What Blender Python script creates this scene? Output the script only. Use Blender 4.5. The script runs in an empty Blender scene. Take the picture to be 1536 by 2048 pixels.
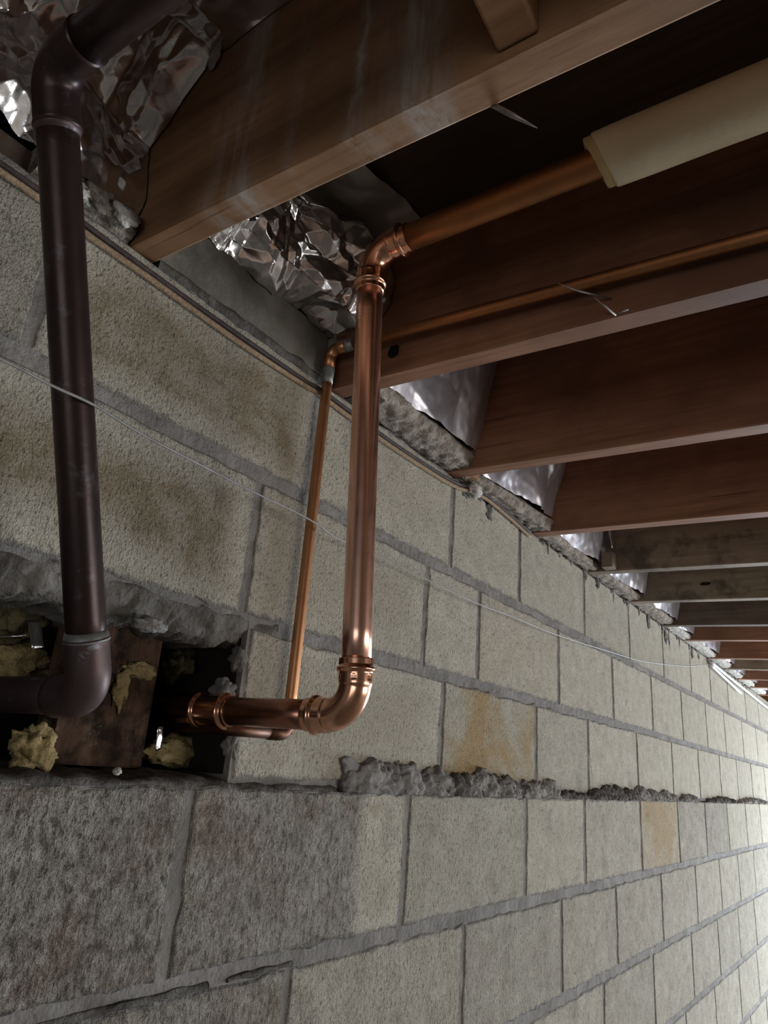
import bpy, bmesh, math, random
from mathutils import Vector, Matrix, noise

random.seed(7)
S = bpy.context.scene
COL = S.collection

# ---------------------------------------------------------------- camera
cam_d = bpy.data.cameras.new('camera')
cam_d.sensor_fit = 'HORIZONTAL'; cam_d.sensor_width = 36.0
cam_d.lens = 1442.826 / 1536.0 * 36.0
cam_d.clip_start = 0.01
cam = bpy.data.objects.new('camera', cam_d); COL.objects.link(cam)
YAW, PITCH, ROLL = 0.943428, 0.3386165, 0.0777482
cy, sy, cp, sp = math.cos(YAW), math.sin(YAW), math.cos(PITCH), math.sin(PITCH)
fwd = Vector((sy*cp, cy*cp, sp)); rgt = Vector((cy, -sy, 0)); up = rgt.cross(fwd)
cr, sr = math.cos(ROLL), math.sin(ROLL)
r2, u2 = cr*rgt + sr*up, -sr*rgt + cr*up
M = Matrix((( r2.x, u2.x, -fwd.x, 0.0), (r2.y, u2.y, -fwd.y, -0.681865), (r2.z, u2.z, -fwd.z, 0.0348585), (0, 0, 0, 1)))
cam.matrix_world = M
S.camera = cam

# ---------------------------------------------------------------- light
S.view_settings.view_transform = 'Standard'
S.view_settings.look = 'None'
S.view_settings.gamma = 1.0
S.view_settings.use_curve_mapping = False
S.view_settings.exposure = 0.0
w = bpy.data.worlds.new('world'); S.world = w; w.use_nodes = True
w.node_tree.nodes['Background'].inputs[0].default_value = (0.62, 0.74, 0.9, 1)
w.node_tree.nodes['Background'].inputs[1].default_value = 0.6
def area(name, loc, target, sx, sz, power, col):
    d = bpy.data.lights.new(name, 'AREA'); d.shape = 'RECTANGLE'; d.size = sx; d.size_y = sz
    d.energy = power; d.color = col
    o = bpy.data.objects.new(name, d); COL.objects.link(o); o.location = loc
    o.rotation_euler = (Vector(target) - Vector(loc)).to_track_quat('-Z', 'Y').to_euler()
    return o
area('doorway_daylight', (6.12, -1.45, -0.75), (0, -1.45, -0.75), 2.0, 1.5, 250, (0.80, 0.90, 1.0))
area('window_daylight', (3.0, -3.93, -0.35), (3.0, 0, -0.35), 3.2, 1.0, 80, (1.0, 0.965, 0.91))
area('side_fill_light', (-2.93, -2.2, -0.35), (0, -2.2, -0.35), 2.4, 1.0, 16, (1.0, 0.97, 0.93))  # fill lamp added behind the camera to brighten the joist faces

# ---------------------------------------------------------------- helpers
def mesh_obj(name, verts, faces, mat=None, parent=None, smooth=False, uvs=None):
    me = bpy.data.meshes.new(name); me.from_pydata([tuple(v) for v in verts], [], faces); me.update()
    if uvs:
        lay = me.uv_layers.new(name='UVMap')
        for l in me.loops: lay.data[l.index].uv = uvs[l.vertex_index]
    if smooth:
        me.polygons.foreach_set('use_smooth', [True]*len(me.polygons))
    o = bpy.data.objects.new(name, me); COL.objects.link(o)
    if mat: me.materials.append(mat)
    if parent: o.parent = parent
    return o
def tag(o, label, cat, group=None):
    o['label'] = label; o['category'] = cat
    if group: o['group'] = group
    return o
def empty(name, loc, label, cat, group=None):
    o = bpy.data.objects.new(name, None); COL.objects.link(o); o.location = loc
    o.empty_display_size = .02
    return tag(o, label, cat, group)
def adopt(o, parent):           # keep world-space mesh coordinates under an Empty
    o.parent = parent; o.matrix_parent_inverse = Matrix.Translation(-Vector(parent.location))
    return o
def boxes(blist):
    V, F = [], []
    for (x0, x1, y0, y1, z0, z1) in blist:
        b = len(V)
        V += [(x0,y0,z0),(x1,y0,z0),(x1,y1,z0),(x0,y1,z0),(x0,y0,z1),(x1,y0,z1),(x1,y1,z1),(x0,y1,z1)]
        F += [tuple(b+i for i in f) for f in ((0,3,2,1),(4,5,6,7),(0,1,5,4),(1,2,6,5),(2,3,7,6),(3,0,4,7))]
    return V, F
def fillet(pts, rad, n=14):
    pts = [Vector(p) for p in pts]; out = [pts[0]]
    for i in range(1, len(pts)-1):
        a, b, c = pts[i-1], pts[i], pts[i+1]
        d1, d2 = (a-b).normalized(), (c-b).normalized()
        ang = d1.angle(d2); t = rad/math.tan(ang/2)
        cen = b + (d1+d2).normalized()*(rad/math.sin(ang/2))
        p1, p2 = b+d1*t, b+d2*t
        v1, v2 = p1-cen, p2-cen
        th = v1.angle(v2)
        for k in range(n+1):
            f = k/n
            out.append(cen + (v1*math.sin((1-f)*th)+v2*math.sin(f*th))/math.sin(th))
    out.append(pts[-1]); return out
def resample(pts, step):
    out = [pts[0]]
    for a, b in zip(pts[:-1], pts[1:]):
        n = max(1, int((b-a).length/step))
        for k in range(1, n+1): out.append(a.lerp(b, k/n))
    return out
def tube(name, pts, rad, mat, parent=None, seg=20, caps=True, ang_fn=None, smooth=True):
    pts = [Vector(p) for p in pts]; V, F = [], []
    n = len(pts); L = [0.0]
    for a, b in zip(pts[:-1], pts[1:]): L.append(L[-1]+(b-a).length)
    t0 = (pts[1]-pts[0]).normalized()
    ref = Vector((0,0,1)) if abs(t0.z) < .9 else Vector((1,0,0))
    u = t0.cross(ref).normalized()
    for i, p in enumerate(pts):
        t = (pts[min(i+1, n-1)]-pts[max(i-1, 0)]).normalized()
        u = (u - t*u.dot(t)).normalized(); v = t.cross(u)
        r = rad(L[i], L[-1]) if callable(rad) else rad
        for k in range(seg):
            a = 2*math.pi*k/seg
            rr = r + (ang_fn(L[i], L[-1], a) if ang_fn else 0)
            V.append(p + u*math.cos(a)*rr + v*math.sin(a)*rr)
    for i in range(n-1):
        for k in range(seg):
            k2 = (k+1) % seg
            F.append((i*seg+k, i*seg+k2, (i+1)*seg+k2, (i+1)*seg+k))
    if caps:
        F.append(tuple(reversed(range(seg)))); F.append(tuple((n-1)*seg+k for k in range(seg)))
    o = mesh_obj(name, V, F, mat, None, smooth)
    if parent: adopt(o, parent)
    return o
def lump(name, loc, size, mat, parent=None, amp=.35, freq=2.2, seed=0, sub=3, smooth=True, flat=None):
    bm = bmesh.new(); bmesh.ops.create_icosphere(bm, subdivisions=sub, radius=1)
    off = Vector((seed*7.3, seed*3.1, seed*5.7))
    for v in bm.verts:
        n = v.co.normalized()
        h = 1 + amp*noise.fractal(n*freq+off, .9, 2.1, 4)
        q = Vector((n.x*size[0]*h, n.y*size[1]*h, n.z*size[2]*h))
        if flat is not None and q.z < flat: q.z = flat
        v.co = q + Vector(loc)
    me = bpy.data.meshes.new(name); bm.to_mesh(me); bm.free()
    if smooth: me.polygons.foreach_set('use_smooth', [True]*len(me.polygons))
    o = bpy.data.objects.new(name, me); COL.objects.link(o); me.materials.append(mat)
    if parent: adopt(o, parent)
    return o

# ---------------------------------------------------------------- materials
class NT:
    def __init__(s, name):
        s.m = bpy.data.materials.new(name); s.m.use_nodes = True
        s.t = s.m.node_tree; s.b = s.t.nodes['Principled BSDF']
        s.tc = s.t.nodes.new('ShaderNodeTexCoord')
    def n(s, typ, **kw):
        nd = s.t.nodes.new(typ)
        for k, v in kw.items():
            if k.startswith('i_'): nd.inputs[k[2:]].default_value = v
            else: setattr(nd, k, v)
        return nd
    def l(s, a, b): s.t.links.new(a, b)
    def mapv(s, scale, src='Object', loc=(0,0,0)):
        m = s.n('ShaderNodeMapping'); m.inputs['Scale'].default_value = scale; m.inputs['Location'].default_value = loc
        s.l(s.tc.outputs[src], m.inputs[0]); return m.outputs[0]
    def noise(s, vec, scale, detail=4, rough=.55, dist=0):
        nd = s.n('ShaderNodeTexNoise'); nd.inputs['Scale'].default_value = scale
        nd.inputs['Detail'].default_value = detail; nd.inputs['Roughness'].default_value = rough
        nd.inputs['Distortion'].default_value = dist
        if vec is not None: s.l(vec, nd.inputs['Vector'])
        return nd.outputs['Fac']
    def ramp(s, fac, stops):
        nd = s.n('ShaderNodeValToRGB'); e = nd.color_ramp.elements
        while len(e) < len(stops): e.new(.5)
        for el, (p, c) in zip(e, stops):
            el.position = p; el.color = (*c, 1) if len(c) == 3 else c
        s.l(fac, nd.inputs[0]); return nd.outputs[0]
    def ramp1(s, fac, a, b):
        nd = s.n('ShaderNodeMapRange'); nd.inputs[1].default_value = a; nd.inputs[2].default_value = b
        s.l(fac, nd.inputs[0]); return nd.outputs[0]
    def mix(s, fac, a, b, mode='MIX'):
        nd = s.n('ShaderNodeMix', data_type='RGBA', blend_type=mode)
        if hasattr(fac, 'node'): s.l(fac, nd.inputs[0])
        else: nd.inputs[0].default_value = fac
        for i, x in ((6, a), (7, b)):
            if hasattr(x, 'node'): s.l(x, nd.inputs[i])
            else: nd.inputs[i].default_value = (*x, 1)
        return nd.outputs[2]
    def math(s, op, a, b=None):
        nd = s.n('ShaderNodeMath', operation=op)
        for i, x in enumerate((a, b)):
            if x is None: continue
            if hasattr(x, 'node'): s.l(x, nd.inputs[i])
            else: nd.inputs[i].default_value = x
        return nd.outputs[0]
    def bump(s, h, strength=.5, dist=.002, prev=None):
        nd = s.n('ShaderNodeBump'); nd.inputs['Strength'].default_value = strength; nd.inputs['Distance'].default_value = dist
        s.l(h, nd.inputs['Height'])
        if prev is not None: s.l(prev, nd.inputs['Normal'])
        s.l(nd.outputs[0], s.b.inputs['Normal']); return nd.outputs[0]
    def col(s, c):
        if hasattr(c, 'node'): s.l(c, s.b.inputs['Base Color'])
        else: s.b.inputs['Base Color'].default_value = (*c, 1)
    def set(s, rough=.8, metal=0, spec=.3):
        s.b.inputs['Roughness'].default_value = rough; s.b.inputs['Metallic'].default_value = metal
        s.b.inputs['Specular IOR Level'].default_value = spec

def mat_block():
    t = NT('concrete_block'); t.set(.95, 0, .12)
    oi = t.n('ShaderNodeObjectInfo')
    sep = t.n('ShaderNodeSeparateColor'); t.l(oi.outputs['Color'], sep.inputs[0])   # R stain, G orange, B greyness
    P = t.mapv((1,1,1)); PZ = t.mapv((1,1,.6))
    fine = t.noise(PZ, 420, 3, .6)
    grit = t.noise(PZ, 210, 4, .7)
    big = t.noise(P, 6, 5, .62)
    mid = t.noise(P, 24, 5, .65)
    base = t.ramp(mid, [(.3, (.405,.372,.302)), (.7, (.57,.532,.447))])
    gray = t.ramp(mid, [(.3, (.235,.215,.19)), (.7, (.40,.375,.34))])
    gray = t.mix(t.math('MULTIPLY', t.ramp1(t.noise(P, 9, 5, .65), .46, .66), .75), gray, (.20,.145,.105))
    gray = t.mix(t.math('MULTIPLY', t.ramp1(t.noise(t.mapv((1,1,1), loc=(3,1,7)), 11, 5, .65), .56, .70), .5), gray, (.42,.44,.39))
    uv0 = t.n('ShaderNodeUVMap'); sx0 = t.n('ShaderNodeSeparateXYZ'); t.l(uv0.outputs[0], sx0.inputs[0])
    lim = t.math('ADD', oi.outputs['Alpha'], t.math('MULTIPLY', t.math('SUBTRACT', mid, .5), .12))
    keep = t.math('SUBTRACT', 1.0, t.math('MINIMUM', 1.0, t.math('MAXIMUM', 0.0, t.math('MULTIPLY', t.math('SUBTRACT', sx0.outputs[0], lim), 18.0))))
    gfac = t.math('MULTIPLY', sep.outputs[2], keep)
    c = t.mix(gfac, base, gray)
    uv = t.n('ShaderNodeUVMap'); sx = t.n('ShaderNodeSeparateXYZ'); t.l(uv.outputs[0], sx.inputs[0])
    ex = t.math('MINIMUM', sx.outputs[0], t.math('SUBTRACT', 1.0, sx.outputs[0]))
    ez = t.math('MINIMUM', sx.outputs[1], t.math('SUBTRACT', 1.0, sx.outputs[1]))
    e0 = t.math('MINIMUM', t.math('MULTIPLY', ex, 2.2), ez)
    e = t.math('ADD', e0, t.math('MULTIPLY', t.math('SUBTRACT', big, .5), .9))
    ins = t.ramp1(e, .10, .36)
    ins = t.math('MULTIPLY', ins, t.ramp1(mid, .25, .55))
    c = t.mix(t.math('MULTIPLY', ins, sep.outputs[0]), c, (.235,.185,.115))
    orn = t.ramp1(t.noise(P, 6.5, 4, .6, .6), .36, .60)
    c = t.mix(t.math('MULTIPLY', orn, sep.outputs[1]), c, (.42,.285,.13))
    sp = t.ramp1(t.noise(P, 17, 2, .4), .71, .78)
    c = t.mix(t.math('MULTIPLY', sp, .4), c, (.30,.21,.10))
    # dark smudges and pits
    sm = t.ramp1(t.noise(P, 10, 6, .7), .56, .72)
    c = t.mix(t.math('MULTIPLY', sm, .45), c, (.17,.155,.135))
    dk = t.ramp1(grit, .46, .33)
    c = t.mix(t.math('MULTIPLY', dk, .72), c, (.10,.088,.07))
    lt = t.ramp1(fine, .56, .70)
    c = t.mix(t.math('MULTIPLY', lt, .22), c, (.64,.61,.54))
    # mortar smeared over the arrises
    edge = t.math('ADD', t.math('MULTIPLY', e0, 1.0), t.math('MULTIPLY', t.math('SUBTRACT', t.noise(P, 55, 4, .7), .5), .13))
    c = t.mix(t.math('MULTIPLY', t.ramp1(edge, .035, .005), .8), c, (.19,.183,.178))
    rnd = t.n('ShaderNodeMix', data_type='RGBA', blend_type='MULTIPLY'); rnd.inputs[0].default_value = 1
    tint = t.ramp(oi.outputs['Random'], [(0, (.91,.91,.91)), (.5, (.98,.97,.96)), (1, (1.06,1.05,1.04))])
    t.l(c, rnd.inputs[6]); t.l(tint, rnd.inputs[7])
    t.col(rnd.outputs[2])
    coarse = t.noise(PZ, 115, 4, .7)
    cd = t.math('MULTIPLY', t.ramp1(coarse, .48, .37), gfac)
    c = t.mix(t.math('MULTIPLY', cd, .7), rnd.outputs[2], (.07,.056,.043))
    c = t.mix(t.math('MULTIPLY', t.math('MULTIPLY', t.ramp1(coarse, .55, .66), gfac), .55), c, (.56,.53,.48)); t.col(c)
    b0 = t.bump(t.math('MULTIPLY', coarse, t.math('ADD', .25, gfac)), 1.0, .0105)
    b1 = t.bump(grit, .9, .0050, b0)
    b2 = t.bump(fine, .6, .0024, b1)
    t.bump(mid, .5, .006, b2)
    return t.m
def mat_mortar():
    t = NT('mortar'); t.set(.95, 0, .15)
    P = t.mapv((1,1,1)); a = t.noise(P, 14, 5, .6); g = t.noise(P, 160, 4, .65)
    c = t.ramp(a, [(.25, (.125,.116,.108)), (.5, (.205,.193,.183)), (.75, (.29,.275,.262))])
    c = t.mix(t.math('MULTIPLY', t.ramp1(g, .42, .3), .6), c, (.085,.078,.072))
    t.col(c); b = t.bump(t.noise(P, 45, 4, .6), .8, .006); t.bump(g, .6, .003, b)
    return t.m
def mat_plain(name, c0, c1, scale=20, rough=.9, bump=.4, bd=.002, bs=120, spec=.2, metal=0):
    t = NT(name); t.set(rough, metal, spec); P = t.mapv((1,1,1))
    t.col(t.ramp(t.noise(P, scale, 5, .6), [(.3, c0), (.7, c1)]))
    t.bump(t.noise(P, bs, 4, .65), bump, bd); return t.m
def mat_wood(name, dark, mid, light, streak=0.0, blotch=0.0, rough=.62, spots=()):
    t = NT(name); t.set(rough, 0, .3)
    P = t.mapv((46, 2.2, 46)); P2 = t.mapv((1,1,1)); P3 = t.mapv((9, 9, 1.1))
    oi = t.n('ShaderNodeObjectInfo')
    off = t.n('ShaderNodeVectorMath', operation='ADD'); t.l(P, off.inputs[0]); t.l(oi.outputs['Random'], off.inputs[1])
    g = t.noise(off.outputs[0], 1.5, 5, .6, .6)
    c = t.ramp(g, [(.25, dark), (.5, mid), (.78, light)])
    big = t.noise(P2, 4.5, 4, .6)
    c = t.mix(t.ramp1(big, .42, .7), c, tuple(x*.55 for x in mid))
    if blotch:
        c = t.mix(t.math('MULTIPLY', t.ramp1(t.noise(P2, 11, 5, .65), .5, .66), blotch), c, (.045,.035,.022))
    if streak:
        s1 = t.noise(P3, 2.6, 5, .62, .5)
        k = t.math('MULTIPLY', t.ramp1(s1, .60, .76), t.ramp1(t.noise(P2, 3.5, 3, .5), .48, .62))
        c = t.mix(t.math('MULTIPLY', k, streak), c, (.42,.37,.33))
    if spots:      # whitish lime runs at fixed places along the board
        sy_ = t.n('ShaderNodeSeparateXYZ'); t.l(t.tc.outputs['Object'], sy_.inputs[0])
        wig = t.math('MULTIPLY', t.math('SUBTRACT', t.noise(t.mapv((1,1,1)), 16, 4, .6), .5), .05)
        yy = t.math('ADD', sy_.outputs[1], wig); tot = None
        for (y0_, w_, k_) in spots:
            dq = t.math('DIVIDE', t.math('SUBTRACT', yy, y0_), w_)
            gq = t.math('MULTIPLY', t.math('EXPONENT', t.math('MULTIPLY', t.math('MULTIPLY', dq, dq), -1.0)), k_)
            tot = gq if tot is None else t.math('ADD', tot, gq)
        fz = t.math('MULTIPLY', tot, t.ramp1(t.noise(t.mapv((30, 60, 9)), 1.0, 5, .65), .36, .62))
        nd = t.math('MINIMUM', fz, .8)
        c = t.mix(nd, c, (.46,.42,.39))
    # sparse fine dark checks along the grain
    ck = t.ramp1(t.noise(t.mapv((150, 3.0, 150)), 1.0, 2, .4), .70, .76)
    c = t.mix(t.math('MULTIPLY', ck, .55), c, (.02,.012,.008))
    t.col(c); t.bump(g, .25, .0015); return t.m
def mat_copper(name, base, dark, rough, tarn=.4, oxide=None, ox=0.0, bumpy=0.0, scale=14, metal=1.0):
    t = NT(name); t.set(rough, metal, .4)
    P = t.mapv((1,1,.25)); P2 = t.mapv((1,1,1))
    n = t.noise(P, scale, 5, .6)
    c = t.mix(t.math('MULTIPLY', t.ramp1(n, .45, .72), tarn), base, dark)
    if oxide:
        f = t.math('MULTIPLY', t.ramp1(t.noise(P2, 38, 5, .7), .58, .70), ox)
        c = t.mix(f, c, oxide)
        t.l(t.math('SUBTRACT', metal, t.math('MULTIPLY', f, metal*.9)), t.b.inputs['Metallic'])
    t.col(c)
    t.l(t.math('ADD', rough, t.math('MULTIPLY', t.noise(P2, 40, 4, .6), .14)), t.b.inputs['Roughness'])
    if bumpy: t.bump(t.noise(P2, 60, 3, .6), bumpy, .001)
    return t.m
def mat_foil(name, base=(.82,.82,.85), rough=.15, dirt=.25, metal=.97):
    t = NT(name); t.set(rough, metal, .5)
    P = t.mapv((1,1,1))
    n = t.noise(P, 9, 5, .6)
    c = t.mix(t.math('MULTIPLY', t.ramp1(n, .46, .7), dirt), base, (.33,.30,.28))
    t.col(c)
    t.l(t.math('ADD', rough, t.math('MULTIPLY', t.ramp1(n, .4, .7), .18)), t.b.inputs['Roughness'])
    t.bump(t.noise(P, 30, 4, .6, 1.4), .16, .003)
    return t.m
MB = mat_block(); MM = mat_mortar()
M_SLAB = mat_plain('smooth_concrete', (.085,.08,.068), (.20,.188,.16), 11, .9, .7, .003, 60)
M_DARKM = mat_plain('dirty_mortar', (.05,.045,.04), (.15,.14,.13), 40, .95, .9, .006, 90)
M_LINT = mat_plain('stained_mortar', (.085,.076,.066), (.22,.205,.19), 22, .95, .9, .005, 110)
M_CAV = mat_plain('cavity_shade', (.012,.010,.008), (.03,.024,.02), 12, .95)  # shade inside the opening, put into the colour
W_RED = mat_wood('red_brown_joist', (.165,.074,.042), (.262,.122,.070), (.345,.172,.104))
W_J1 = mat_wood('streaked_joist', (.205,.106,.052), (.31,.168,.086), (.39,.225,.125), streak=.35, spots=((-.175,.022,.8), (-.135,.012,.4), (-.33,.005,.7), (-.345,.02,.25), (-.405,.028,.9), (-.25,.01,.25)))
W_OLIVE = mat_wood('grey_tan_joist', (.17,.125,.085), (.25,.19,.135), (.32,.25,.18), blotch=.75)
W_DARK = mat_wood('dark_joist', (.065,.045,.034), (.11,.075,.055), (.17,.12,.09), blotch=.5)
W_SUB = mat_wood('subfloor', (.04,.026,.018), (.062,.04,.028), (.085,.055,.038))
def mat_stud():
    t = NT('stained_stud'); t.set(.85, 0, .2)
    P = t.mapv((1,1,1)); g = t.noise(t.mapv((60,60,5)), 1.0, 5, .65, .5)
    c = t.ramp(g, [(.25, (.035,.019,.012)), (.5, (.085,.046,.030)), (.8, (.15,.092,.062))])
    c = t.mix(t.math('MULTIPLY', t.ramp1(t.noise(P, 17, 5, .7), .44, .58), .9), c, (.010,.007,.005))
    c = t.mix(t.math('MULTIPLY', t.ramp1(t.noise(P, 26, 5, .7), .60, .68), .6), c, (.24,.19,.11))
    t.col(c); t.bump(t.noise(P, 70, 5, .7), .8, .004); return t.m
W_STUD = mat_stud()
C_NEW = mat_copper('bright_copper', (.92,.55,.43), (.74,.40,.29), .19, .40)
C_WALLP = mat_copper('shaded_copper', (.48,.23,.155), (.30,.14,.09), .20, .6)  # darker copy of the new copper, dark reflections put into its colour
C_FIT = mat_copper('polished_copper', (.86,.47,.32), (.66,.32,.20), .13, .35)
C_RUN = mat_copper('dull_orange_copper', (.42,.19,.08), (.26,.12,.06), .46, .7, (.20,.19,.15), .35)
C_SMALL = mat_copper('aged_copper', (.52,.26,.13), (.33,.17,.085), .33, .6, (.28,.30,.27), .25)
C_OLD = mat_copper('dark_patina_copper', (.045,.026,.025), (.026,.020,.021), .28, .8, (.17,.18,.20), .25, .15, metal=.55)
C_OLD2 = mat_copper('pale_patina_copper', (.10,.066,.066), (.065,.048,.052), .40, .7, (.28,.32,.36), .8, .3, metal=.5)
M_SOLD = mat_plain('solder', (.16,.17,.165), (.30,.31,.30), 90, .5, .5, .001, 150, .5, .5)
F_ALU = mat_foil('crumpled_foil')
F_LAV = mat_foil('lavender_foil', (.66,.64,.70), .30, .2, .72)
F_DULL = mat_foil('dull_foil_paper', (.40,.39,.355), .42, .5, .6)
M_FIB = mat_plain('grey_fibre', (.17,.145,.12), (.42,.37,.32), 45, 1, 1.0, .006, 170, .1)
M_FIBP = mat_plain('pale_fibre', (.40,.38,.34), (.62,.60,.56), 40, 1, 1.0, .006, 150, .1)
M_YEL = mat_plain('yellow_wool', (.16,.115,.045), (.50,.39,.20), 35, 1, 1.0, .008, 110, .1)
M_YDIM = mat_plain('dark_wool', (.03,.028,.018), (.13,.11,.055), 30, 1, 1.0, .008, 110, .1)  # darker copy of the yellow wool colour
M_JACK = mat_plain('cream_jacket', (.62,.54,.40), (.74,.66,.50), 9, .7, .25, .003, 40, .3)
M_FOAM = mat_plain('yellow_foam', (.55,.43,.22), (.68,.55,.31), 50, .95, .8, .003, 250, .1)
M_WIRE = mat_plain('grey_wire', (.16,.15,.14), (.27,.26,.25), 60, .5, .2, .001, 200, .4)
M_CABT = mat_plain('tan_braided_cable', (.20,.135,.085), (.42,.30,.20), 220, .9, .8, .002, 420, .2)
M_CABD = mat_plain('dark_cable', (.03,.022,.02), (.075,.055,.05), 80, .75, .4, .001, 200, .3)
M_CABW = mat_plain('white_cable', (.66,.69,.72), (.80,.83,.86), 50, .5, .2, .001, 100, .4)
M_NAIL = mat_plain('nail_steel', (.22,.20,.18), (.42,.40,.37), 90, .45, .3, .001, 200, .5, .7)
M_FLOOR = mat_plain('floor_concrete', (.17,.15,.125), (.25,.225,.19), 3, .95)
M_WALL = mat_plain('far_wall', (.20,.185,.16), (.28,.26,.225), 5, .95)

# ---------------------------------------------------------------- room shell
def struct(o): o['kind'] = 'structure'; return o
X0, X1, YF, ZF, ZS = -3.0, 6.2, -4.0, -1.55, 0.852
struct(mesh_obj('floor', *boxes([(X0-.2, X1+.2, YF-.2, .42, ZF-.1, ZF)]), M_FLOOR))
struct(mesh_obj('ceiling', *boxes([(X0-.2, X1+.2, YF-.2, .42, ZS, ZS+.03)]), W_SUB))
struct(mesh_obj('wall_left', *boxes([(X0-.2, X0, YF-.2, -3.45, ZF, ZS), (X0-.2, X0, -.95, 0, ZF, ZS), (X0-.2, X0, -3.45, -.95, ZF, -.9), (X0-.2, X0, -3.45, -.95, .2, ZS)]), M_WALL))  # gap in this wall made up for the added side fill
struct(mesh_obj('wall_right', *boxes([(X1, X1+.2, YF-.2, -2.5, ZF, ZS), (X1, X1+.2, -.4, 0, ZF, ZS), (X1, X1+.2, -2.5, -.4, .05, ZS)]), M_WALL))
struct(mesh_obj('wall_front', *boxes([(X0, 1.35, YF-.2, YF, ZF, ZS), (4.65, X1, YF-.2, YF, ZF, ZS),
                                      (1.35, 4.65, YF-.2, YF, ZF, -.9), (1.35, 4.65, YF-.2, YF, .2, ZS)]), M_WALL))

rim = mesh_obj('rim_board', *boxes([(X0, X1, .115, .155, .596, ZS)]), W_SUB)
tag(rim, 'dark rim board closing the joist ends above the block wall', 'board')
# block wall: mortar core with a broken opening, blocks are its children
LP = -.015                       # the lower courses stand 15 mm proud
HX0, HX1 = .02, .664             # opening
core = [(X0, X1, .0022, .42, .2, .594), (X0, HX0, .0022, .42, 0, .2), (HX1, X1, .0022, .42, 0, .2),
        (X0, X1, LP+.0022, .42, ZF, -.004), (HX0, HX1, .34, .42, -.004, .2)]
wall = struct(mesh_obj('wall_back', *boxes(core), MM))

def block(x0, x1, z0, z1, yf, seed, stain=0, orange=0, gray=0, split=1.6, n=9, wob=.0026, bev=.0026, cut=None):
    rnd = random.Random(seed)
    pts = []
    nx = max(3, int(n*(x1-x0)/.43)); nz = max(2, n//2)
    def line(a, b, m):
        for k in range(m): pts.append((a[0]+(b[0]-a[0])*k/m, a[1]+(b[1]-a[1])*k/m))
    line((x0,z0),(x1,z0),nx); line((x1,z0),(x1,z1),nz); line((x1,z1),(x0,z1),nx); line((x0,z1),(x0,z0),nz)
    if cut: pts = cut(pts)
    cx, cz = (x0+x1)/2, (z0+z1)/2
    P = []
    for (x, z) in pts:
        q = Vector((x*38, z*38, seed*1.7))
        P.append((x + wob*2*noise.noise(q) + rnd.uniform(-wob, wob)*.7, z + wob*2*noise.noise(q+Vector((9,4,2))) + rnd.uniform(-wob, wob)*.7))
    m = len(P); V = []
    for (x, z) in P: V.append((x, yf+.06, z))
    for (x, z) in P: V.append((x, yf+bev*.9, z))
    for (x, z) in P:
        d = Vector((cx-x, cz-z)); d = Vector((math.copysign(min(abs(d.x), bev*1.2), d.x), math.copysign(min(abs(d.y), bev*1.2), d.y)))
        V.append((x+d.x, yf+rnd.uniform(-.0006, .0006), z+d.y))
    F = []
    for r in (0, 1):
        for k in range(m):
            k2 = (k+1) % m
            F.append((r*m+k, r*m+k2, (r+1)*m+k2, (r+1)*m+k))
    F.append(tuple(2*m+k for k in range(m)))
    uvs = [((v[0]-x0)/(x1-x0), (v[2]-z0)/(z1-z0)) for v in V]
    o = mesh_obj('concrete_block', V, F, MB, wall, False, uvs)
    o.color = (stain, orange, gray, split)
    return o
def row(z0, z1, joints, yf, special={}, gap=.011, bed=.0085, seed0=0):
    for i, (a, b) in enumerate(zip(joints[:-1], joints[1:])):
        sp = dict(special.get(i, {}))
        far = a > 2.2
        g = gap*(.65 if far else 1.0); bd = bed*(.8 if far else 1)
        block(a+g/2, b-g/2, z0+bd, z1-bd, yf, seed0+i, n=8 if far else 17, **sp)
def ext(j, step=.42, to=6.0):
    j = list(j)
    while j[-1] < to: j.append(j[-1]+step)
    return j
sc = .978
row(.4, .604, ext([-.56,-.12,.302,.746,1.172,1.488,1.912,2.32,2.722,3.133,3.50,3.89,4.36]), 0,
    {1: dict(gray=.35), 2: dict(stain=.85), 3: dict(stain=.15), 4: dict(stain=.08)}, seed0=100)
row(.2, .4, ext([-.66,-.22,.205,.648,1.092,1.297,1.722,2.138,2.545,2.948,3.362,3.742,4.188]), 0,
    {2: dict(stain=.9), 3: dict(stain=.25), 1: dict(gray=.4), 5: dict(orange=.12)}, seed0=200)
row(0, .2, ext([.664,1.167,1.587,1.921,2.354,2.766,3.166,3.566,3.954,4.348]), 0,
    {0: dict(stain=.30), 1: dict(orange=.9)}, seed0=300)
row(0, .2, [-.8,-.4,HX0], 0, {}, seed0=330)
row(-.2, .0065, ext([sc*v for v in (-.76,-.3,.15,.607,1.07,1.535,1.885,2.36,2.80,3.22,3.65,4.09,4.5)]), LP,
    {1: dict(gray=1), 2: dict(gray=1), 3: dict(gray=.85, split=.70), 4: dict(gray=.12), 5: dict(stain=.1), 7: dict(orange=.7), 6: dict(gray=.1), 8: dict(gray=.4), 9: dict(gray=.35)}, gap=.014, bed=.0095, seed0=400)
row(-.4, -.2, ext([sc*v for v in (-.56,-.1,.36,.812,1.276,1.73,2.11,2.55,3.0,3.41,3.80,4.2)]), LP,
    {i: dict(gray=g) for i, g in enumerate((1,1,.8,.25,.2,.2,.25,.2,.15,.15,.1,.1))}, bed=.0095, seed0=500)
row(-.6, -.4, ext([sc*v for v in (.2,.65,1.1,1.55,1.997,2.427,2.885,3.30,3.71,4.1)]), LP, {i: dict(gray=.2) for i in range(14)}, seed0=600)
row(-.8, -.6, ext([sc*v for v in (1.03,1.47,1.9,2.33,2.76,3.18,3.63,4.06,4.5)]), LP, {i: dict(gray=.12) for i in range(14)}, seed0=700)
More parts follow.
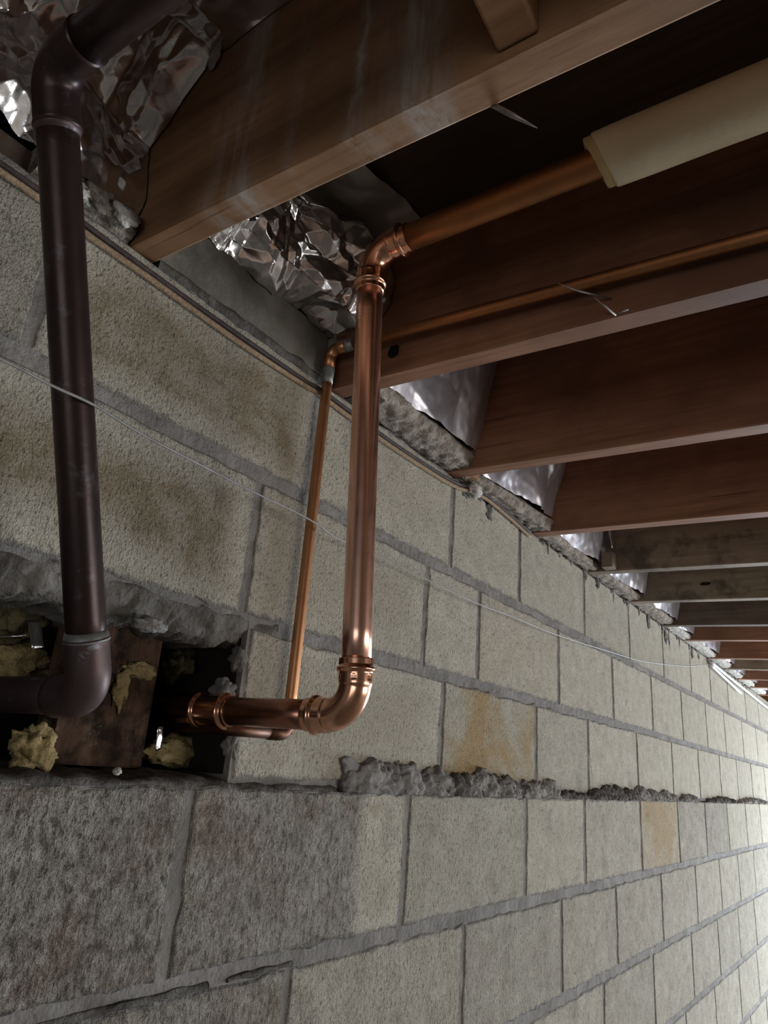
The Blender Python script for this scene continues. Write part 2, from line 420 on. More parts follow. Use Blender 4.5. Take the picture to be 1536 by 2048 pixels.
row(-1.0, -.8, ext([sc*v for v in (1.7,2.12,2.55,3.0,3.4,3.8,4.2,4.6)]), LP, {i: dict(gray=.12) for i in range(14)}, seed0=800)
row(-1.2, -1.0, ext([sc*v for v in (2.4,2.8,3.25,3.68,4.1,4.5)]), LP, {i: dict(gray=.12) for i in range(14)}, seed0=900)

# ragged mortar bed hanging over the opening (lintel edge)
def ragged_bed(name, x0, x1, prof, mat, seed, nx=60, parent=wall):
    """prof(x) -> list of (y,z) going round the section"""
    V, F = [], []
    m = None
    for i in range(nx+1):
        x = x0+(x1-x0)*i/nx; pr = prof(x); m = len(pr)
        for k, (y, z) in enumerate(pr):
            q = Vector((x*30, k*1.7, seed))
            V.append((x + .002*noise.noise(q*1.7), y + .004*noise.noise(q), z + .004*noise.noise(q+Vector((3,7,1)))))
    for i in range(nx):
        for k in range(m):
            k2 = (k+1) % m
            F.append((i*m+k, i*m+k2, (i+1)*m+k2, (i+1)*m+k))
    F.append(tuple(range(m))); F.append(tuple(nx*m+k for k in reversed(range(m))))
    return mesh_obj(name, V, F, mat, parent, True)
def lint(x):
    d = .165 + .010*noise.noise(Vector((x*14, 1, 3))) + .005*noise.noise(Vector((x*50, 4, 3)))
    P_ = [(.004, .208), (.001, .198), (.003, .190), (.007, .182), (.011, .176), (.017, (d+.172)/2), (.021, d+.003), (.035, d), (.06, d), (.1, d+.002), (.2, d+.004), (.3, .19), (.3, .208)]
    out = []
    for k, (y, z) in enumerate(P_):
        n_ = noise.fractal(Vector((x*45, y*70, z*70)), .7, 2.1, 5)*(.006 if 1 < k < 10 else 0)
        out.append((y+n_*.6, z+n_))
    return out
ragged_bed('mortar_lintel', HX0-.01, HX1+.055, lint, M_LINT, 3, 240)
def sill(x):
    d = .004*noise.noise(Vector((x*40, 2, 8)))
    return [(LP+.002, -.006), (LP+.004, .001+d), (.01, .006+d), (.06, .011+2*d), (.3, .012), (.3, -.006)]
ragged_bed('dirty_sill', HX0-.01, HX1+.2, sill, M_DARKM, 11, 90)
def crack(x):
    d = .0035*noise.noise(Vector((x*30, 6, 2)))
    return [(LP+.004, -.2095), (LP-.0006, -.2075+d), (LP-.0012, -.205+d), (LP-.0004, -.2025+d*.6), (LP+.004, -.201)]
ragged_bed('mortar_crack', .30, .66, crack, M_DARKM, 33, 130)
ragged_bed('mortar_crack', .69, .80, crack, M_DARKM, 35, 40)
lump('mortar_crumb', (.664, .012, .150), (.010, .012, .016), MM, wall, .6, 2, 5)
lump('mortar_crumb', (.655, .020, .108), (.016, .016, .013), MM, wall, .6, 2, 6)
lump('mortar_crumb', (.648, .016, .118), (.008, .010, .008), MM, wall, .6, 2, 9)
lump('mortar_crumb', (.668, .010, .045), (.008, .010, .02), MM, wall, .6, 2, 8)
lump('mortar_crumb', (.508, .000, .166), (.02, .012, .008), MM, wall, .6, 2, 10)
lump('mortar_crumb', (.50, -.004, .010), (.0045, .0045, .004), M_FIBP, wall, .4, 2, 12)

# mortar squeezed out on the step between the courses
def squeeze(x0, x1, h, seed, depth=.018, mat=MM):
    """crumbly ridge of squeezed-out mortar: overlapping rough masses joined in one mesh"""
    rr = random.Random(seed*11+1); bm = bmesh.new()
    def mass(cx, sx_, dp, hh, cz, sub, k):
        res = bmesh.ops.create_icosphere(bm, subdivisions=sub, radius=1)
        for v in res['verts']:
            nn = v.co.normalized()
            p_ = Vector((cx+nn.x*sx_, nn.y*dp, cz+nn.z*hh))
            q = p_*55+Vector((seed*3.1, k*1.7, 0))
            a = .0075*noise.fractal(q, .7, 2.2, 6) + .0035*abs(noise.noise(p_*120+Vector((k, 0, seed))))
            p_ += nn*min(a, .012)*(.6 if sub < 5 else 1)
            p_.z = max(p_.z, -.004); p_.y = min(p_.y, .004); v.co = p_
    L = x1-x0; n = max(2, int(L/.075))
    for k in range(n):
        f = (k+.5)/n; env = math.sin(math.pi*(.12+.76*f))**.7
        hh = h*env*rr.uniform(.72, 1.12)
        mass(x0+L*f+rr.uniform(-.01, .01), L/n*.78, depth*rr.uniform(.75, 1.05), hh, 0, 5, k)
    for k in range(int(L*30)):
        f = rr.random(); r_ = rr.uniform(.004, .009)
        mass(x0+L*f, r_*1.3, depth*rr.uniform(.5, 1.0), r_, h*rr.uniform(0, .75)*math.sin(math.pi*(.1+.8*f)), 3, k+20)
    me = bpy.data.meshes.new('mortar_lump'); bm.to_mesh(me); bm.free()
    me.polygons.foreach_set('use_smooth', [True]*len(me.polygons)); me.materials.append(mat)
    o = bpy.data.objects.new('mortar_lump', me); COL.objects.link(o); o.parent = wall; return o
squeeze(.905, 1.19, .060, 1, .022); squeeze(1.17, 1.50, .040, 2, .024, M_DARKM); squeeze(1.22, 1.45, .043, 12, .026)
squeeze(1.50, 1.68, .036, 3, .022); squeeze(1.93, 2.27, .036, 4, .026, M_DARKM); squeeze(2.31, 2.52, .036, 5, .024)
squeeze(2.50, 2.73, .030, 6, .024); squeeze(2.86, 3.06, .022, 7, .022); squeeze(3.28, 3.75, .020, 8, .024, M_DARKM); squeeze(3.95, 4.65, .022, 9, .024)
squeeze(1.66, 1.95, .012, 10, .016, M_DARKM)
# smooth trowel smear at the near end of the largest lump
sm = lump('mortar_smear', (0, 0, 0), (.050, .0065, .017), mat_plain('trowelled_mortar', (.20,.195,.193), (.27,.263,.26), 20, .85, .15), None, .3, 1.1, 3, 4)
sm.location = (.925, -.0035, .018); sm.rotation_euler = (0, math.radians(24), 0); sm.parent = wall

# mortar streaks dripping from the wall head under the joist ends
rs = random.Random(5)
for k in range(46):
    x = 1.20 + 3.3*(k/46)**1.2 + rs.uniform(-.06, .06); hh = rs.choice((.006, .009, .012, .02, .03))*rs.uniform(.7, 1.2)
    lump('mortar_drip', (x, .0008, .594-hh*rs.uniform(.1, .8)), (rs.uniform(.006, .03), .0030, hh), MM if k % 3 else M_DARKM, wall, .75, 2.6, 40+k, 3)

# ---------------------------------------------------------------- joists
def joist(x0, mat, label, name='floor_joist', wd=.038, y1=.09, y0=YF, z0=.599, slope=.032):
    n = 40; V, F = [], []
    sec = [(0,0), (.003,-.0025), (wd-.003,-.0025), (wd,0), (wd,1), (0,1)]
    ys = [y1+(y0-y1)*(i/n)**1.8 for i in range(n+1)]
    for y in ys:
        for k, (sx, szz) in enumerate(sec):
            zb = z0 + slope*max(y, -1.2)
            wv = .0012*noise.noise(Vector((x0*9+k, y*4, 2)))
            z = ZS if szz == 1 else zb+.0025+szz
            V.append((x0+sx+wv, y, z+(wv if szz != 1 else 0)))
    m = len(sec)
    for i in range(n):
        for k in range(m):
            k2 = (k+1) % m
            F.append((i*m+k, (i+1)*m+k, (i+1)*m+k2, i*m+k2))
    F.append(tuple(range(m))); F.append(tuple(n*m+k for k in reversed(range(m))))
    o = mesh_obj(name, V, F, mat)
    return tag(o, label, 'joist', 'floor joists')
JX = [-.012, .387, .773, 1.150, 1.566, 1.95, 2.335, 2.735, 3.035, 3.49, 3.81, 4.17, 4.50, 4.86, 5.22, 5.60, 6.0]
jl = ['brown wooden joist off the left edge behind the dark pipe',
 'large brown joist with whitish streaks, nearest one, above the copper elbow',
 'red-brown joist with nail points and a knot, behind the tall copper riser',
 'red-brown joist in the middle, its end beside the torn grey batt',
 'plain red-brown joist, second beyond the one with bent nails',
 'mottled grey-tan joist with foil scrap at its wall end',
 'grey-tan joist with one dark knot, after the mottled one',
 'very dark blotchy joist beyond the two grey-tan ones',
 'reddish joist just beyond the very dark blotchy joist',
 'deep brown joist directly above the point where the wire ends',
 'tan joist just beyond the end of the thin wire']
ordn = ['first', 'second', 'third', 'fourth', 'fifth', 'sixth', 'seventh']
jm = [W_RED, W_J1, W_RED, W_RED, W_RED, W_OLIVE, W_OLIVE, W_DARK, W_RED, W_RED, W_OLIVE] + [W_RED]*7
joists = []
for i, x in enumerate(JX):
    lb = jl[i] if i < len(jl) else 'distant brown joist, %s past the tan one where the wire ends' % ordn[i-len(jl)]
    joists.append(joist(x, jm[i], lb))
def nail(j, pts, r=.0015):
    o = tube('nail', pts, lambda l, L: r*(1 if l < L*.85 else max(.15, (L-l)/(L*.15))), M_NAIL, None, 8)
    o.parent = joists[j]; return o
nail(2, [(.772,-.449,.611), (.735,-.42,.609), (.705,-.405,.606)])
nail(2, [(.772,-.454,.585), (.758,-.447,.590), (.735,-.440,.592)])
nail(2, [(.771,-.470,.588), (.7695,-.457,.585)], .002)
nail(1, [(.423,-.452,.592), (.4315,-.472,.574), (.440,-.492,.556)], .0024)
kn = lump('knot', (.7715,-.117,.632), (.002,.010,.012), mat_plain('knot_black', (.008,.006,.005), (.02,.014,.01)), None, .25, 1.5, 3, 2)
kn.parent = joists[2]
kn = lump('knot', (2.334,-.235,.64), (.002,.016,.006), bpy.data.materials['knot_black'], None, .25, 1.5, 3, 2); kn.parent = joists[6]
# cross bridging strut between the two nearest joists
V = []
for (x, dz) in ((.386, 0), (.025, .055)):
    for (y, z) in ((-.517,.590), (-.481,.590), (-.481,.645), (-.517,.645)): V.append((x, y, z+dz))
st = mesh_obj('bridging_strut', V, [(0,1,2,3), (7,6,5,4), (0,4,5,1), (1,5,6,2), (2,6,7,3), (3,7,4,0)], W_J1)
bv = st.modifiers.new('b', 'BEVEL'); bv.width = .003; bv.segments = 2
tag(st, 'short pale-edged wooden strut butting against the nearest joist at top', 'strut')

# ---------------------------------------------------------------- wall head fillers
fb = mesh_obj('concrete_filler', *boxes([(.427, .755, .002, .10, .608, .690)]), M_SLAB)
bv = fb.modifiers.new('b', 'BEVEL'); bv.width = .004; bv.segments = 2
tag(fb, 'smooth dark-grey concrete infill on the wall head under bright foil', 'infill')
def gsec(x):
    d = .003*noise.noise(Vector((x*60, 1, 1)))
    return [(-.001, .592), (-.003+d, .603), (.004, .612+d), (.05, .612), (.05, .592)]
ragged_bed('mortar_bed', .427, .772, gsec, M_DARKM, 21, 60)
lump('mortar_column', (.763, .004, .655), (.010, .012, .045), MM, wall, .35, 2, 31)
wf = mesh_obj('wood_filler', *boxes([(.027, .385, .012, .09, .600, .632)]), W_DARK)
tag(wf, 'dark timber filler on the wall head behind the dark pipe', 'filler')

# ---------------------------------------------------------------- insulation batts
def trin(x, y, seed):
    """linear interpolation of random heights on a triangle lattice: flat facets, sharp creases"""
    q = (x+y)*.3660254; i, j = math.floor(x+q), math.floor(y+q); u = (i+j)*.2113249
    a, b_ = x-(i-u), y-(j-u)
    def hv(m, n): return noise.cell(Vector((m+.5, n+.5, seed+.5)))
    fx, fy = x+q-i, y+q-j
    if fx > fy: return hv(i, j)*(1-fx)+hv(i+1, j)*(fx-fy)+hv(i+1, j+1)*fy
    return hv(i, j)*(1-fy)+hv(i, j+1)*(fy-fx)+hv(i+1, j+1)*fx
def crumple(x, s, seed, a1, a2):
    w = noise.noise_vector(Vector((x*11, s*11, seed)))*.022
    x, s = x+w.x, s+w.y
    return a1*trin(x*11, s*9, seed) + a2*trin(x*25+4, s*19+2, seed+3) + a2*.4*trin(x*60, s*47, seed+7)
def foil_sheet(name, x0, x1, profL, profR, mat, parent, seed, a1=.022, a2=.007, nu=70, nv=60, ragged=.006, smooth=True):
    def at(pr, t):
        Ls = [0]
        for a, b in zip(pr[:-1], pr[1:]): Ls.append(Ls[-1]+math.hypot(b[0]-a[0], b[1]-a[1]))
        d = t*Ls[-1]
        for i in range(len(pr)-1):
            if d <= Ls[i+1]+1e-9:
                f = (d-Ls[i])/max(1e-9, Ls[i+1]-Ls[i]); a, b = pr[i], pr[i+1]
                tx, tz = b[0]-a[0], b[1]-a[1]; L = math.hypot(tx, tz)
                return a[0]+tx*f, a[1]+tz*f, Ls[-1], (-tz/L, tx/L)
    V, F = [], []
    for i in range(nu+1):
        u = i/nu; x = x0+(x1-x0)*u
        for k in range(nv+1):
            t = k/nv
            yl, zl, Ll, nl = at(profL, t); yr, zr, Lr, nr = at(profR, t)
            f = u*u*(3-2*u)
            y, z, L = yl+(yr-yl)*f, zl+(zr-zl)*f, Ll+(Lr-Ll)*f
            ny, nz = nl[0]+(nr[0]-nl[0])*f, nl[1]+(nr[1]-nl[1])*f
            edge = min(1, u*12, (1-u)*12)
            h = crumple(x, t*L, seed, a1, a2)*(.35+.65*edge)
            e = ragged*noise.noise(Vector((x*40, seed, 9)))*max(0, 1-t*6)
            V.append((x, y+ny*h, min(z+nz*h+e, ZS-.002)))
    m = nv+1
    for i in range(nu):
        for k in range(nv):
            a = i*m+k
            if (i+k) % 2: F += [(a, a+m, a+m+1), (a, a+m+1, a+1)]
            else: F += [(a, a+m, a+1), (a+m, a+m+1, a+1)]
    o = mesh_obj(name, V, F, mat, None, smooth); adopt(o, parent); return o
def fibre(name, x0, x1, sec, mat, parent, seed, amp=.007, nx=40, sub=6):
    """lumpy closed body: sec(u) is a closed (y,z) section"""
    V, F = [], []; m = None
    for i in range(nx+1):
        u = i/nx; x = x0+(x1-x0)*u; base = sec(u); pr = []
        for a, b in zip(base, base[1:]+base[:1]):
            for k in range(sub): pr.append((a[0]+(b[0]-a[0])*k/sub, a[1]+(b[1]-a[1])*k/sub))
        m = len(pr); cy_ = sum(p[0] for p in pr)/m; cz_ = sum(p[1] for p in pr)/m
        for (y, z) in pr:
            q = Vector((x*38, y*85, z*85+seed*5))
            h = amp*noise.fractal(q, .8, 2.1, 4)
            d = Vector((y-cy_, z-cz_)).normalized()
            V.append((x, y+d.x*h, min(z+d.y*h, ZS-.001)))
    for i in range(nx):
        for k in range(m):
            k2 = (k+1) % m
            F.append((i*m+k, i*m+k2, (i+1)*m+k2, (i+1)*m+k))
    F.append(tuple(range(m))); F.append(tuple(nx*m+k for k in reversed(range(m))))
    o = mesh_obj(name, V, F, mat, None, True); adopt(o, parent); return o
G = 'insulation batts between joist ends'
# bay 0: behind the dark pipe
b = empty('insulation_batt', (.2, 0, .62), 'large sheet of crumpled foil insulation behind the dark pipe, top left', 'insulation', G)
foil_sheet('foil_facing', .028, .385, [(.004,.650),(.002,.70),(-.02,.79),(-.10,.842),(-.34,.846)], [(.0,.628),(-.012,.66),(.006,.75),(-.09,.842),(-.34,.846)], F_ALU, b, 3, .024, .010, 170, 230)
fibre('fibre_fill', .26, .384, lambda u: [(.004,.600),(-.012-.006*math.sin(u*9),.606),(-.008,.632),(.02,.64),(.05,.60)], M_FIB, b, 4, .006, 30)
for k, (x, y, z, s) in enumerate([(.335,-.012,.618,.02), (.362,-.02,.612,.016), (.31,-.008,.612,.014)]):
    lump('paper_tear', (x, y, z), (s, .006, s*.7), M_FIBP if k else M_FIB, b, .6, 2, 60+k, 3)
lump('paper_tear', (.3835, -.094, .835), (.0025, .010, .015), M_FIBP, b, .3, 1.5, 66, 3)
# bay 1: bright foil beside the copper elbow
b = empty('insulation_batt', (.6, 0, .69), 'bright crumpled foil insulation above the grey infill beside the copper elbow', 'insulation', G)
foil_sheet('foil_facing', .429, .770, [(.004,.688),(-.008,.705),(-.040,.775),(-.062,.812),(-.045,.828)], [(.0,.680),(-.070,.682),(-.100,.72),(-.108,.766),(-.100,.80),(-.07,.82)], F_ALU, b, 8, .020, .010, 190, 130)
foil_sheet('paper_top', .429, .772, [(-.01,.825),(-.05,.838),(-.155,.842)], [(-.03,.828),(-.07,.838),(-.165,.842)], F_DULL, b, 9, .010, .003, 50, 30, .012, True)
# bay 2: thick batt with torn fibre edge
b = empty('insulation_batt', (.98, 0, .61), 'foil-faced batt with thick torn grey fibre edge right of the copper riser', 'insulation', G)
foil_sheet('foil_facing', .812, 1.149, [(-.046,.628),(-.070,.70),(-.105,.80),(-.12,.846)], [(-.060,.634),(-.078,.70),(-.095,.80),(-.10,.846)], F_LAV, b, 12, .013, .002, 110, 90, .003)
fibre('fibre_fill', .812, 1.149, lambda u: [(.02,.603),(-.012,.600-.004*math.sin(u*3)),(-.048,.602),(-.058,.622),(-.036,.650),(-.025,.70),(.06,.70)], M_FIB, b, 13, .006, 90)
b = empty('insulation_batt', (1.38, 0, .61), 'shiny foil batt with curled fibre bottom beyond the torn grey batt', 'insulation', G)
foil_sheet('foil_facing', 1.189, 1.565, [(-.025,.618),(-.040,.66),(-.065,.74),(-.09,.846)], [(-.050,.632),(-.062,.68),(-.080,.75),(-.10,.846)], F_LAV, b, 17, .014, .004, 110, 80, .004)
fibre('fibre_fill', 1.189, 1.565, lambda u: [(.02,.603),(-.006,.601),(-.022-.02*u,.604-.006*u),(-.030-.022*u,.616+.006*u),(-.012,.65),(.0,.69),(.05,.69)], M_FIB, b, 18, .006, 80)
lump('fibre_tuft', (1.235, -.012, .588), (.022, .012, .014), M_FIBP, b, .6, 2.5, 71, 3)
bl = ['blue-reflecting foil batt between the plain red-brown and mottled joists',
      'blue-reflecting foil batt between the two grey-tan joists',
      'small foil batt wedged just before the very dark joist',
      'pale torn batt just past the very dark joist',
      'pale batt whose edge hangs above the wire end',
      'white frayed batt above the start of the pale cables',
      'grey-white batt, second past the wire end',
      'pale batt, third past the wire end',
      'pale batt, fourth past the wire end']
for i in range(len(bl)):
    xa, xb = JX[4+i]+.039, JX[5+i]-.001
    b = empty('insulation_batt', ((xa+xb)/2, 0, .61), bl[i], 'insulation', G)
    yb = -.042 - .012*((i*7) % 3)/2
    foil_sheet('foil_facing', xa, xb, [(yb+.02,.612),(yb,.66),(yb-.03,.74),(yb-.06,.84)], [(yb,.618),(yb-.014,.68),(yb-.03,.75),(yb-.05,.84)], F_LAV, b, 20+i, .012, .004, 60, 50, .005)
    fibre('fibre_fill', xa, xb, lambda u: [(.02,.603),(-.004,.601),(yb*.6,.603),(yb+.012,.616),(yb+.03,.64),(.01,.67),(.05,.67)], M_FIB if i < 3 else M_FIBP, b, 30+i, .005, 50, 5)
# scrap of foil and a wood shim at the end of the mottled joist
sh = mesh_obj('wood_shim', *boxes([(1.912, 1.947, -.082, -.052, .598, .640)]), W_OLIVE); tag(sh, 'small tan wood shim at the wall end of the mottled joist', 'shim')
sf = mesh_obj('wood_shim', *boxes([(1.612, 1.69, -.012, .05, .603, .640)]), W_OLIVE); tag(sf, 'small wood shim at the wall end of the plain red-brown joist', 'shim')
sg = mesh_obj('wood_shim', *boxes([(1.192, 1.225, -.028, .05, .604, .640)]), W_J1); tag(sg, 'small wood shim beside the middle red-brown joist end', 'shim')
sk = mesh_obj('wood_shim', *boxes([(.814, .85, -.05, .02, .600, .622)]), W_DARK); tag(sk, 'dark wood shim beside the joist end behind the copper riser', 'shim')

# ---------------------------------------------------------------- new copper drain
R = .0170
E1, E2 = Vector((.650,-.192,.084)), Vector((.620,-.178,.682))
H1 = Vector((.622,.165,.0845)); T1 = Vector((.6205,-1.6,.668))
cu = empty('copper_drain_pipe', (.65, -.19, .06), 'bright new copper pipe with pressed elbows rising before the block wall', 'pipe')
def seg(a, b, d0, d1=0): d = (b-a).normalized(); return [a+d*d0, b-d*d1]
LEG = .062
tube('riser', resample(seg(E1, E2, LEG-.018, LEG-.018), .05), R, C_NEW, cu, 40)
tube('wall_pipe', resample(seg(E1, H1, LEG-.018), .05), R*.99, C_WALLP, cu, 36)
tube('overhead_pipe', resample(seg(E2, T1, LEG-.018), .1), R, C_RUN, cu, 36)
def fit_r(l, L):
    d = min(l, L-l)
    if d < .0075: return R+.0016
    if d < .0155: return R+.0016+.0036*math.sin(math.pi*(d-.0075)/.008)
    if d < .027: return R+.0022
    if d < .030: return R+.0022-(.0012)*(d-.027)/.003
    return R+.0012
def elbow(name, a, c, b, knurl=False):
    d1, d2 = (a-c).normalized(), (b-c).normalized()
    path = resample(fillet([c+d1*LEG, c, c+d2*LEG], .036, 26), .0009)
    def kf(l, L, an):
        if knurl and l < .0072: return .0006*(1 if math.sin(an*34) > 0 else -1)
        d = min(l, L-l)
        if .018 < d < .024: return -.0007*max(0, math.cos(an*6))**6   # press dimples
        return 0
    return tube(name, path, fit_r, C_FIT, cu, 72, True, kf)
elbow('lower_elbow', E2, E1, H1, True)
elbow('upper_elbow', E1, E2, T1)
d = (H1-E1).normalized()
c0 = E1 + d*.205
def coup_r(l, L):
    d_ = min(l, L-l)
    if d_ < .005: return R+.0014
    if d_ < .013: return R+.0014+.0040*math.sin(math.pi*(d_-.005)/.008)
    return R+.0018
tube('coupling', resample([c0-d*.030, c0+d*.030], .0009), coup_r, C_FIT, cu, 48)

sl = empty('pipe_insulation', (.6205, -.9, .65), 'cream pipe insulation sleeve around the overhead copper run, right', 'insulation')
dT = (T1-E2).normalized(); s0 = E2 + dT*.305
V, F = [], []; seg_n = 48
rings = [(0, .0178), (0, .0285), (.0, .0300), (.004, .0314), (.06, .0316), (.25, .0314), (.6, .0316), (1.0, .0316)]
ax = dT; uu = ax.cross(Vector((0,0,1))).normalized(); vv = uu.cross(ax)
def ring_pt(t, r, a):
    sk = .010*math.sin(a)*(1 if t < .05 else 0)
    wv = .0007*noise.noise(Vector((math.cos(a)*2, math.sin(a)*2, t*9)))
    return s0 + ax*(t - sk) + uu*math.cos(a)*(r+wv) + vv*math.sin(a)*(r+wv)
Vf = [ring_pt(t, r, 2*math.pi*k/seg_n) for (t, r) in ((.05,.0176), (0,.0178), (.0,.0284), (.0015,.0296), (.014,.0298)) for k in range(seg_n)]
Vj = [ring_pt(t, r, 2*math.pi*k/seg_n) for (t, r) in ((.0100,.0292), (.0095,.0308), (.0120,.0316), (.045,.0317), (.12,.0313), (.25,.0317), (.6,.0315), (1.1,.0315)) for k in range(seg_n)]
def ringf(n): return [(i*seg_n+k, i*seg_n+(k+1) % seg_n, (i+1)*seg_n+(k+1) % seg_n, (i+1)*seg_n+k) for i in range(n-1) for k in range(seg_n)]
o = mesh_obj('foam_core', Vf, ringf(5), M_FOAM, None, True); adopt(o, sl)
o = mesh_obj('jacket', Vj, ringf(8), M_JACK, None, True); adopt(o, sl)

# ---------------------------------------------------------------- small water pipe
r = .0080
sm = empty('water_pipe', (.742, -.012, .07), 'thin dull copper water pipe close against the wall behind the bright riser', 'pipe')
A0 = [(.60,.20,.060), (.640,.04,.062), (.655,-.013,.064), (.742,-.015,.066)]
B = Vector((.742,-.015,.066)); Cc = Vector((.743,-.015,.648)); D = Vector((.757,-1.6,.568))
tube('riser', resample([B, Cc+Vector((0,0,-.02))], .05), r, C_SMALL, sm, 20)
tube('elbow', fillet([Cc+Vector((0,0,-.036)), Cc, Cc+(D-Cc).normalized()*.036], .016, 16), r+.0017, C_SMALL, sm, 24)
tube('solder_joint', [Cc+Vector((0,0,-.060)), Cc+Vector((0,0,-.050)), Cc+Vector((0,0,-.036)), Cc+Vector((0,0,-.034))], lambda l, L: r+.0006+(.0013 if l > L*.7 else 0), M_SOLD, sm, 20)
dd = (D-Cc).normalized()
tube('solder_joint', [Cc+dd*.032, Cc+dd*.036, Cc+dd*.046], lambda l, L: r+.0022-.0016*l/L, M_SOLD, sm, 20)
tube('overhead_pipe', resample([Cc+dd*.02, D], .2), r, C_RUN, sm, 20)
C_BR = mat_copper('brown_copper', (.13,.062,.04), (.06,.035,.026), .45, .8)
tube('lower_elbow', fillet([B+Vector((0,0,.034)), B, B+Vector((-.034,.0007,-.0008))], .015, 14), r+.0010, C_BR, sm, 20)
tube('branch', fillet([B+Vector((-.02,.0005,0)), (.648,-.014,.064), (.640,.20,.068)], .02, 10), r, C_BR, sm, 16)

# ---------------------------------------------------------------- old dark waste pipe
RO = .0178
op = empty('old_waste_pipe', (.405, -.073, .06), 'dark weathered copper pipe leaning down the left side into the wall opening', 'pipe')
Q0 = Vector((.405,-.073,.0755)); Q1 = Vector((.197,-.147,.588))
QW = Vector((.400,.30,.078)); QT = Vector((.199,-1.6,.566))
tube('riser', resample(seg(Q0, Q1, .03, .03), .04), RO, C_OLD, op, 36)
tube('wall_pipe', resample(seg(Q0, QW, .03), .04), RO, C_OLD2, op, 36)
tube('overhead_pipe', resample(seg(Q1, QT, .03), .1), RO+.0012, C_OLD, op, 36)
def old_elbow(name, a, c, b, mat, leg1, leg2, f=.030):
    d1, d2 = (a-c).normalized(), (b-c).normalized()
    return tube(name, resample(fillet([c+d1*leg1, c, c+d2*leg2], f, 22), .004), lambda l, L: RO+.0022+(.0006 if min(l, L-l) < .004 else 0), mat, op, 40)
old_elbow('lower_elbow', Q1, Q0, QW, C_OLD2, .055, .050)
old_elbow('upper_elbow', Q0, Q1, QT, C_OLD, .052, .050)
d1 = (Q1-Q0).normalized()
tube('solder_ring', [Q0+d1*.052, Q0+d1*.055, Q0+d1*.061], lambda l, L: RO+.0030-.0024*l/L, M_SOLD, op, 36)
tube('solder_ring', [Q1-d1*.050, Q1-d1*.053, Q1-d1*.057], lambda l, L: RO+.0030-.0024*l/L, C_OLD2, op, 36)

# ---------------------------------------------------------------- opening: stud, wool, foil scraps
sd = mesh_obj('wooden_stud', *boxes([(.462, .580, .062, .10, .012, .30)]), W_STUD)
tag(sd, 'stained wooden stud standing inside the wall opening behind the dark elbow', 'stud')
cv = mesh_obj('cavity_shade_panel', *boxes([(HX0, HX1, .325, .338, .012, .2), (HX1-.003, HX1+.001, .012, .338, .012, .2)]), M_CAV, wall)  # dark panels added so the opening's sides look shaded
lump('glue_smear', (.552, .060, .122), (.020, .0025, .009), M_YEL, None, .7, 2, 83).parent = sd
lump('glue_smear', (.532, .060, .10), (.010, .003, .022), M_YEL, None, .7, 2, 84).parent = sd
GW = 'wool inside the wall opening'
def wool(loc, size, mat, lab, seed, amp=.45):
    o = lump('insulation_wool', loc, size, mat, None, amp, 2.0, seed, 4); tag(o, lab, 'insulation', GW); return o
wool((.455,.16,.118), (.055,.03,.030), M_YEL, 'yellow wool tuft in the opening above the dark horizontal pipe', 91)
wool((.415,.12,.165), (.05,.03,.03), M_YDIM, 'sooty wool at the top left of the opening', 92)
wool((.424,.030,.027), (.023,.014,.021), M_YEL, 'small loose yellow wool lump on the sill below the dark pipe', 93, .5)
wool((.625,.21,.135), (.05,.05,.05), M_YDIM, 'dark wool behind the copper coupling in the opening', 94)
wool((.655,.085,.034), (.055,.02,.018), M_YEL, 'flat yellow wool pad on the sill under the copper coupling', 95, .4)
wool((.640,.105,.142), (.018,.03,.022), M_YDIM, 'added dark wool tuft shading the upper right corner of the opening', 96)  # added to cover the bright reveal with something dark
wool((.615,.145,.130), (.022,.03,.018), M_YDIM, 'added dark wool tuft just above the copper pipe inside the opening', 97)  # second dark tuft added in front of the reveal
def scrap(pts, lab, seed):
    V, F = [], []; n = 8; a, b2, wd = Vector(pts[0]), Vector(pts[1]), pts[2]
    for i in range(n+1):
        for k in range(4):
            p = a.lerp(b2, i/n); c = (k-1.5)/1.5
            V.append(p + Vector((c*wd, .003*noise.noise(Vector((i*.35, k*.6, seed))), c*wd*.3 + .002*noise.noise(Vector((k*.5, i*.4, seed))))))
    for i in range(n):
        for k in range(3): F.append((i*4+k, (i+1)*4+k, (i+1)*4+k+1, i*4+k+1))
    o = mesh_obj('foil_scrap', V, F, F_ALU, None, True); s_ = o.modifiers.new('s', 'SOLIDIFY'); s_.thickness = .0008
    return tag(o, lab, 'foil', 'foil scraps in the wall opening')
scrap(((.425,.088,.158), (.428,.072,.128), .007), 'thin vertical foil scrap above the dark horizontal pipe', 1)
scrap(((.366,.085,.128), (.404,.070,.137), .006), 'foil strip at the left end of the opening', 2)
scrap(((.590,.050,.060), (.592,.050,.034), .004), 'little foil fleck beside the stud under the copper pipe', 3)

o = scrap(((1.925,-.075,.735), (1.935,-.080,.655), .016), 'crumpled foil scrap hanging at the wall end of the mottled joist', 4); o['group'] = 'foil scraps at joist ends'
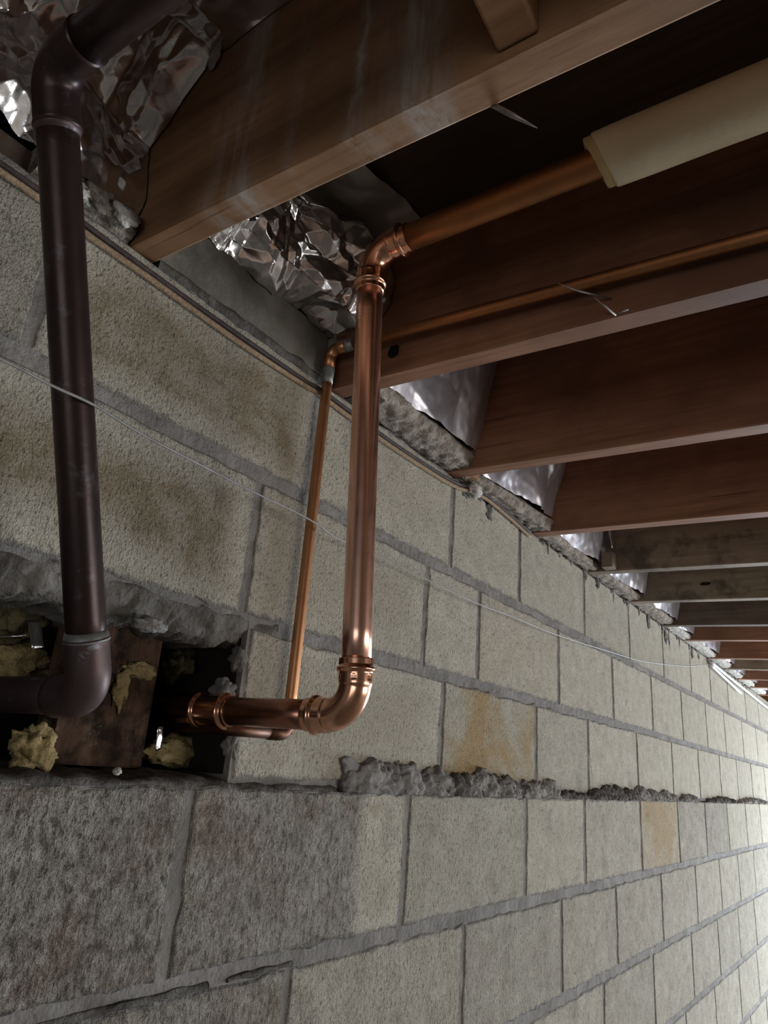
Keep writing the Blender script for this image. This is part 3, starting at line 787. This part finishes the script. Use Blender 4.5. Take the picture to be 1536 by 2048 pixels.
# ---------------------------------------------------------------- wire and cables
WP = [(.10,-.165,.296),(.219,-.15,.307),(.266,-.14,.311),(.314,-.130,.317),(.376,-.108,.323),(.478,-.08,.334),(.585,-.06,.342),(.662,-.05,.347),(.72,-.045,.347),(.75,-.040,.3455),(.784,-.035,.345),(.884,-.03,.35),(1.039,-.028,.349),(1.246,-.025,.35),(1.401,-.024,.357),(1.659,-.022,.365),(2.078,-.02,.392),(2.425,-.018,.419),(3.037,-.015,.496),(3.517,-.01,.577)]
def smoothp(P, n=6):
    P = [Vector(p) for p in P]; out = []
    for i in range(len(P)-1):
        p0, p1, p2, p3 = P[max(0, i-1)], P[i], P[i+1], P[min(len(P)-1, i+2)]
        for k in range(n):
            t = k/n
            out.append(.5*((2*p1)+(p2-p0)*t+(2*p0-5*p1+4*p2-p3)*t*t+(3*p1-p0-3*p2+p3)*t**3))
    out.append(P[-1]); return out
tag(tube('thin_wire', smoothp(WP), .0014, M_WIRE, None, 8), 'thin grey wire strung across the block wall past the pipes', 'wire')
CP = [(-.3,-.005,.573),(.229,-.006,.571),(.275,-.006,.573),(.324,-.006,.568),(.416,-.006,.567),(.496,-.006,.565),(.587,-.006,.564),(.70,-.003,.569),(.74,-.003,.571),(.818,-.006,.566),(.967,-.006,.565),(1.157,-.006,.572),(1.274,-.008,.591),(1.395,-.008,.588),(1.533,-.006,.578)]
tag(tube('old_cable', smoothp(CP), .0040, M_CABT, None, 10), 'tan braided old cable fixed along the top of the block wall', 'cable')
CP2 = [(x, y-.001, z+.0085+.001*math.sin(x*25)) for (x, y, z) in CP]
tag(tube('old_cable', smoothp(CP2), .0034, M_CABD, None, 10), 'dark cable running just above the tan braided one', 'cable')
FC = [(3.463,-.02,.574),(3.741,-.02,.566),(4.061,-.02,.559),(4.404,-.02,.552),(4.9,-.02,.541),(5.4,-.02,.54),(6.1,-.02,.55)]
tag(tube('white_cable', smoothp(FC), .0065, M_CABW, None, 10), 'long white cable along the far wall head', 'cable')
FC2 = [(3.45,-.02,.560),(3.70,-.02,.546),(3.95,-.02,.532),(4.12,-.02,.522)]
tag(tube('white_cable', smoothp(FC2), .0060, M_CABW, None, 10), 'short white cable below the long one, ending on the far wall', 'cable')
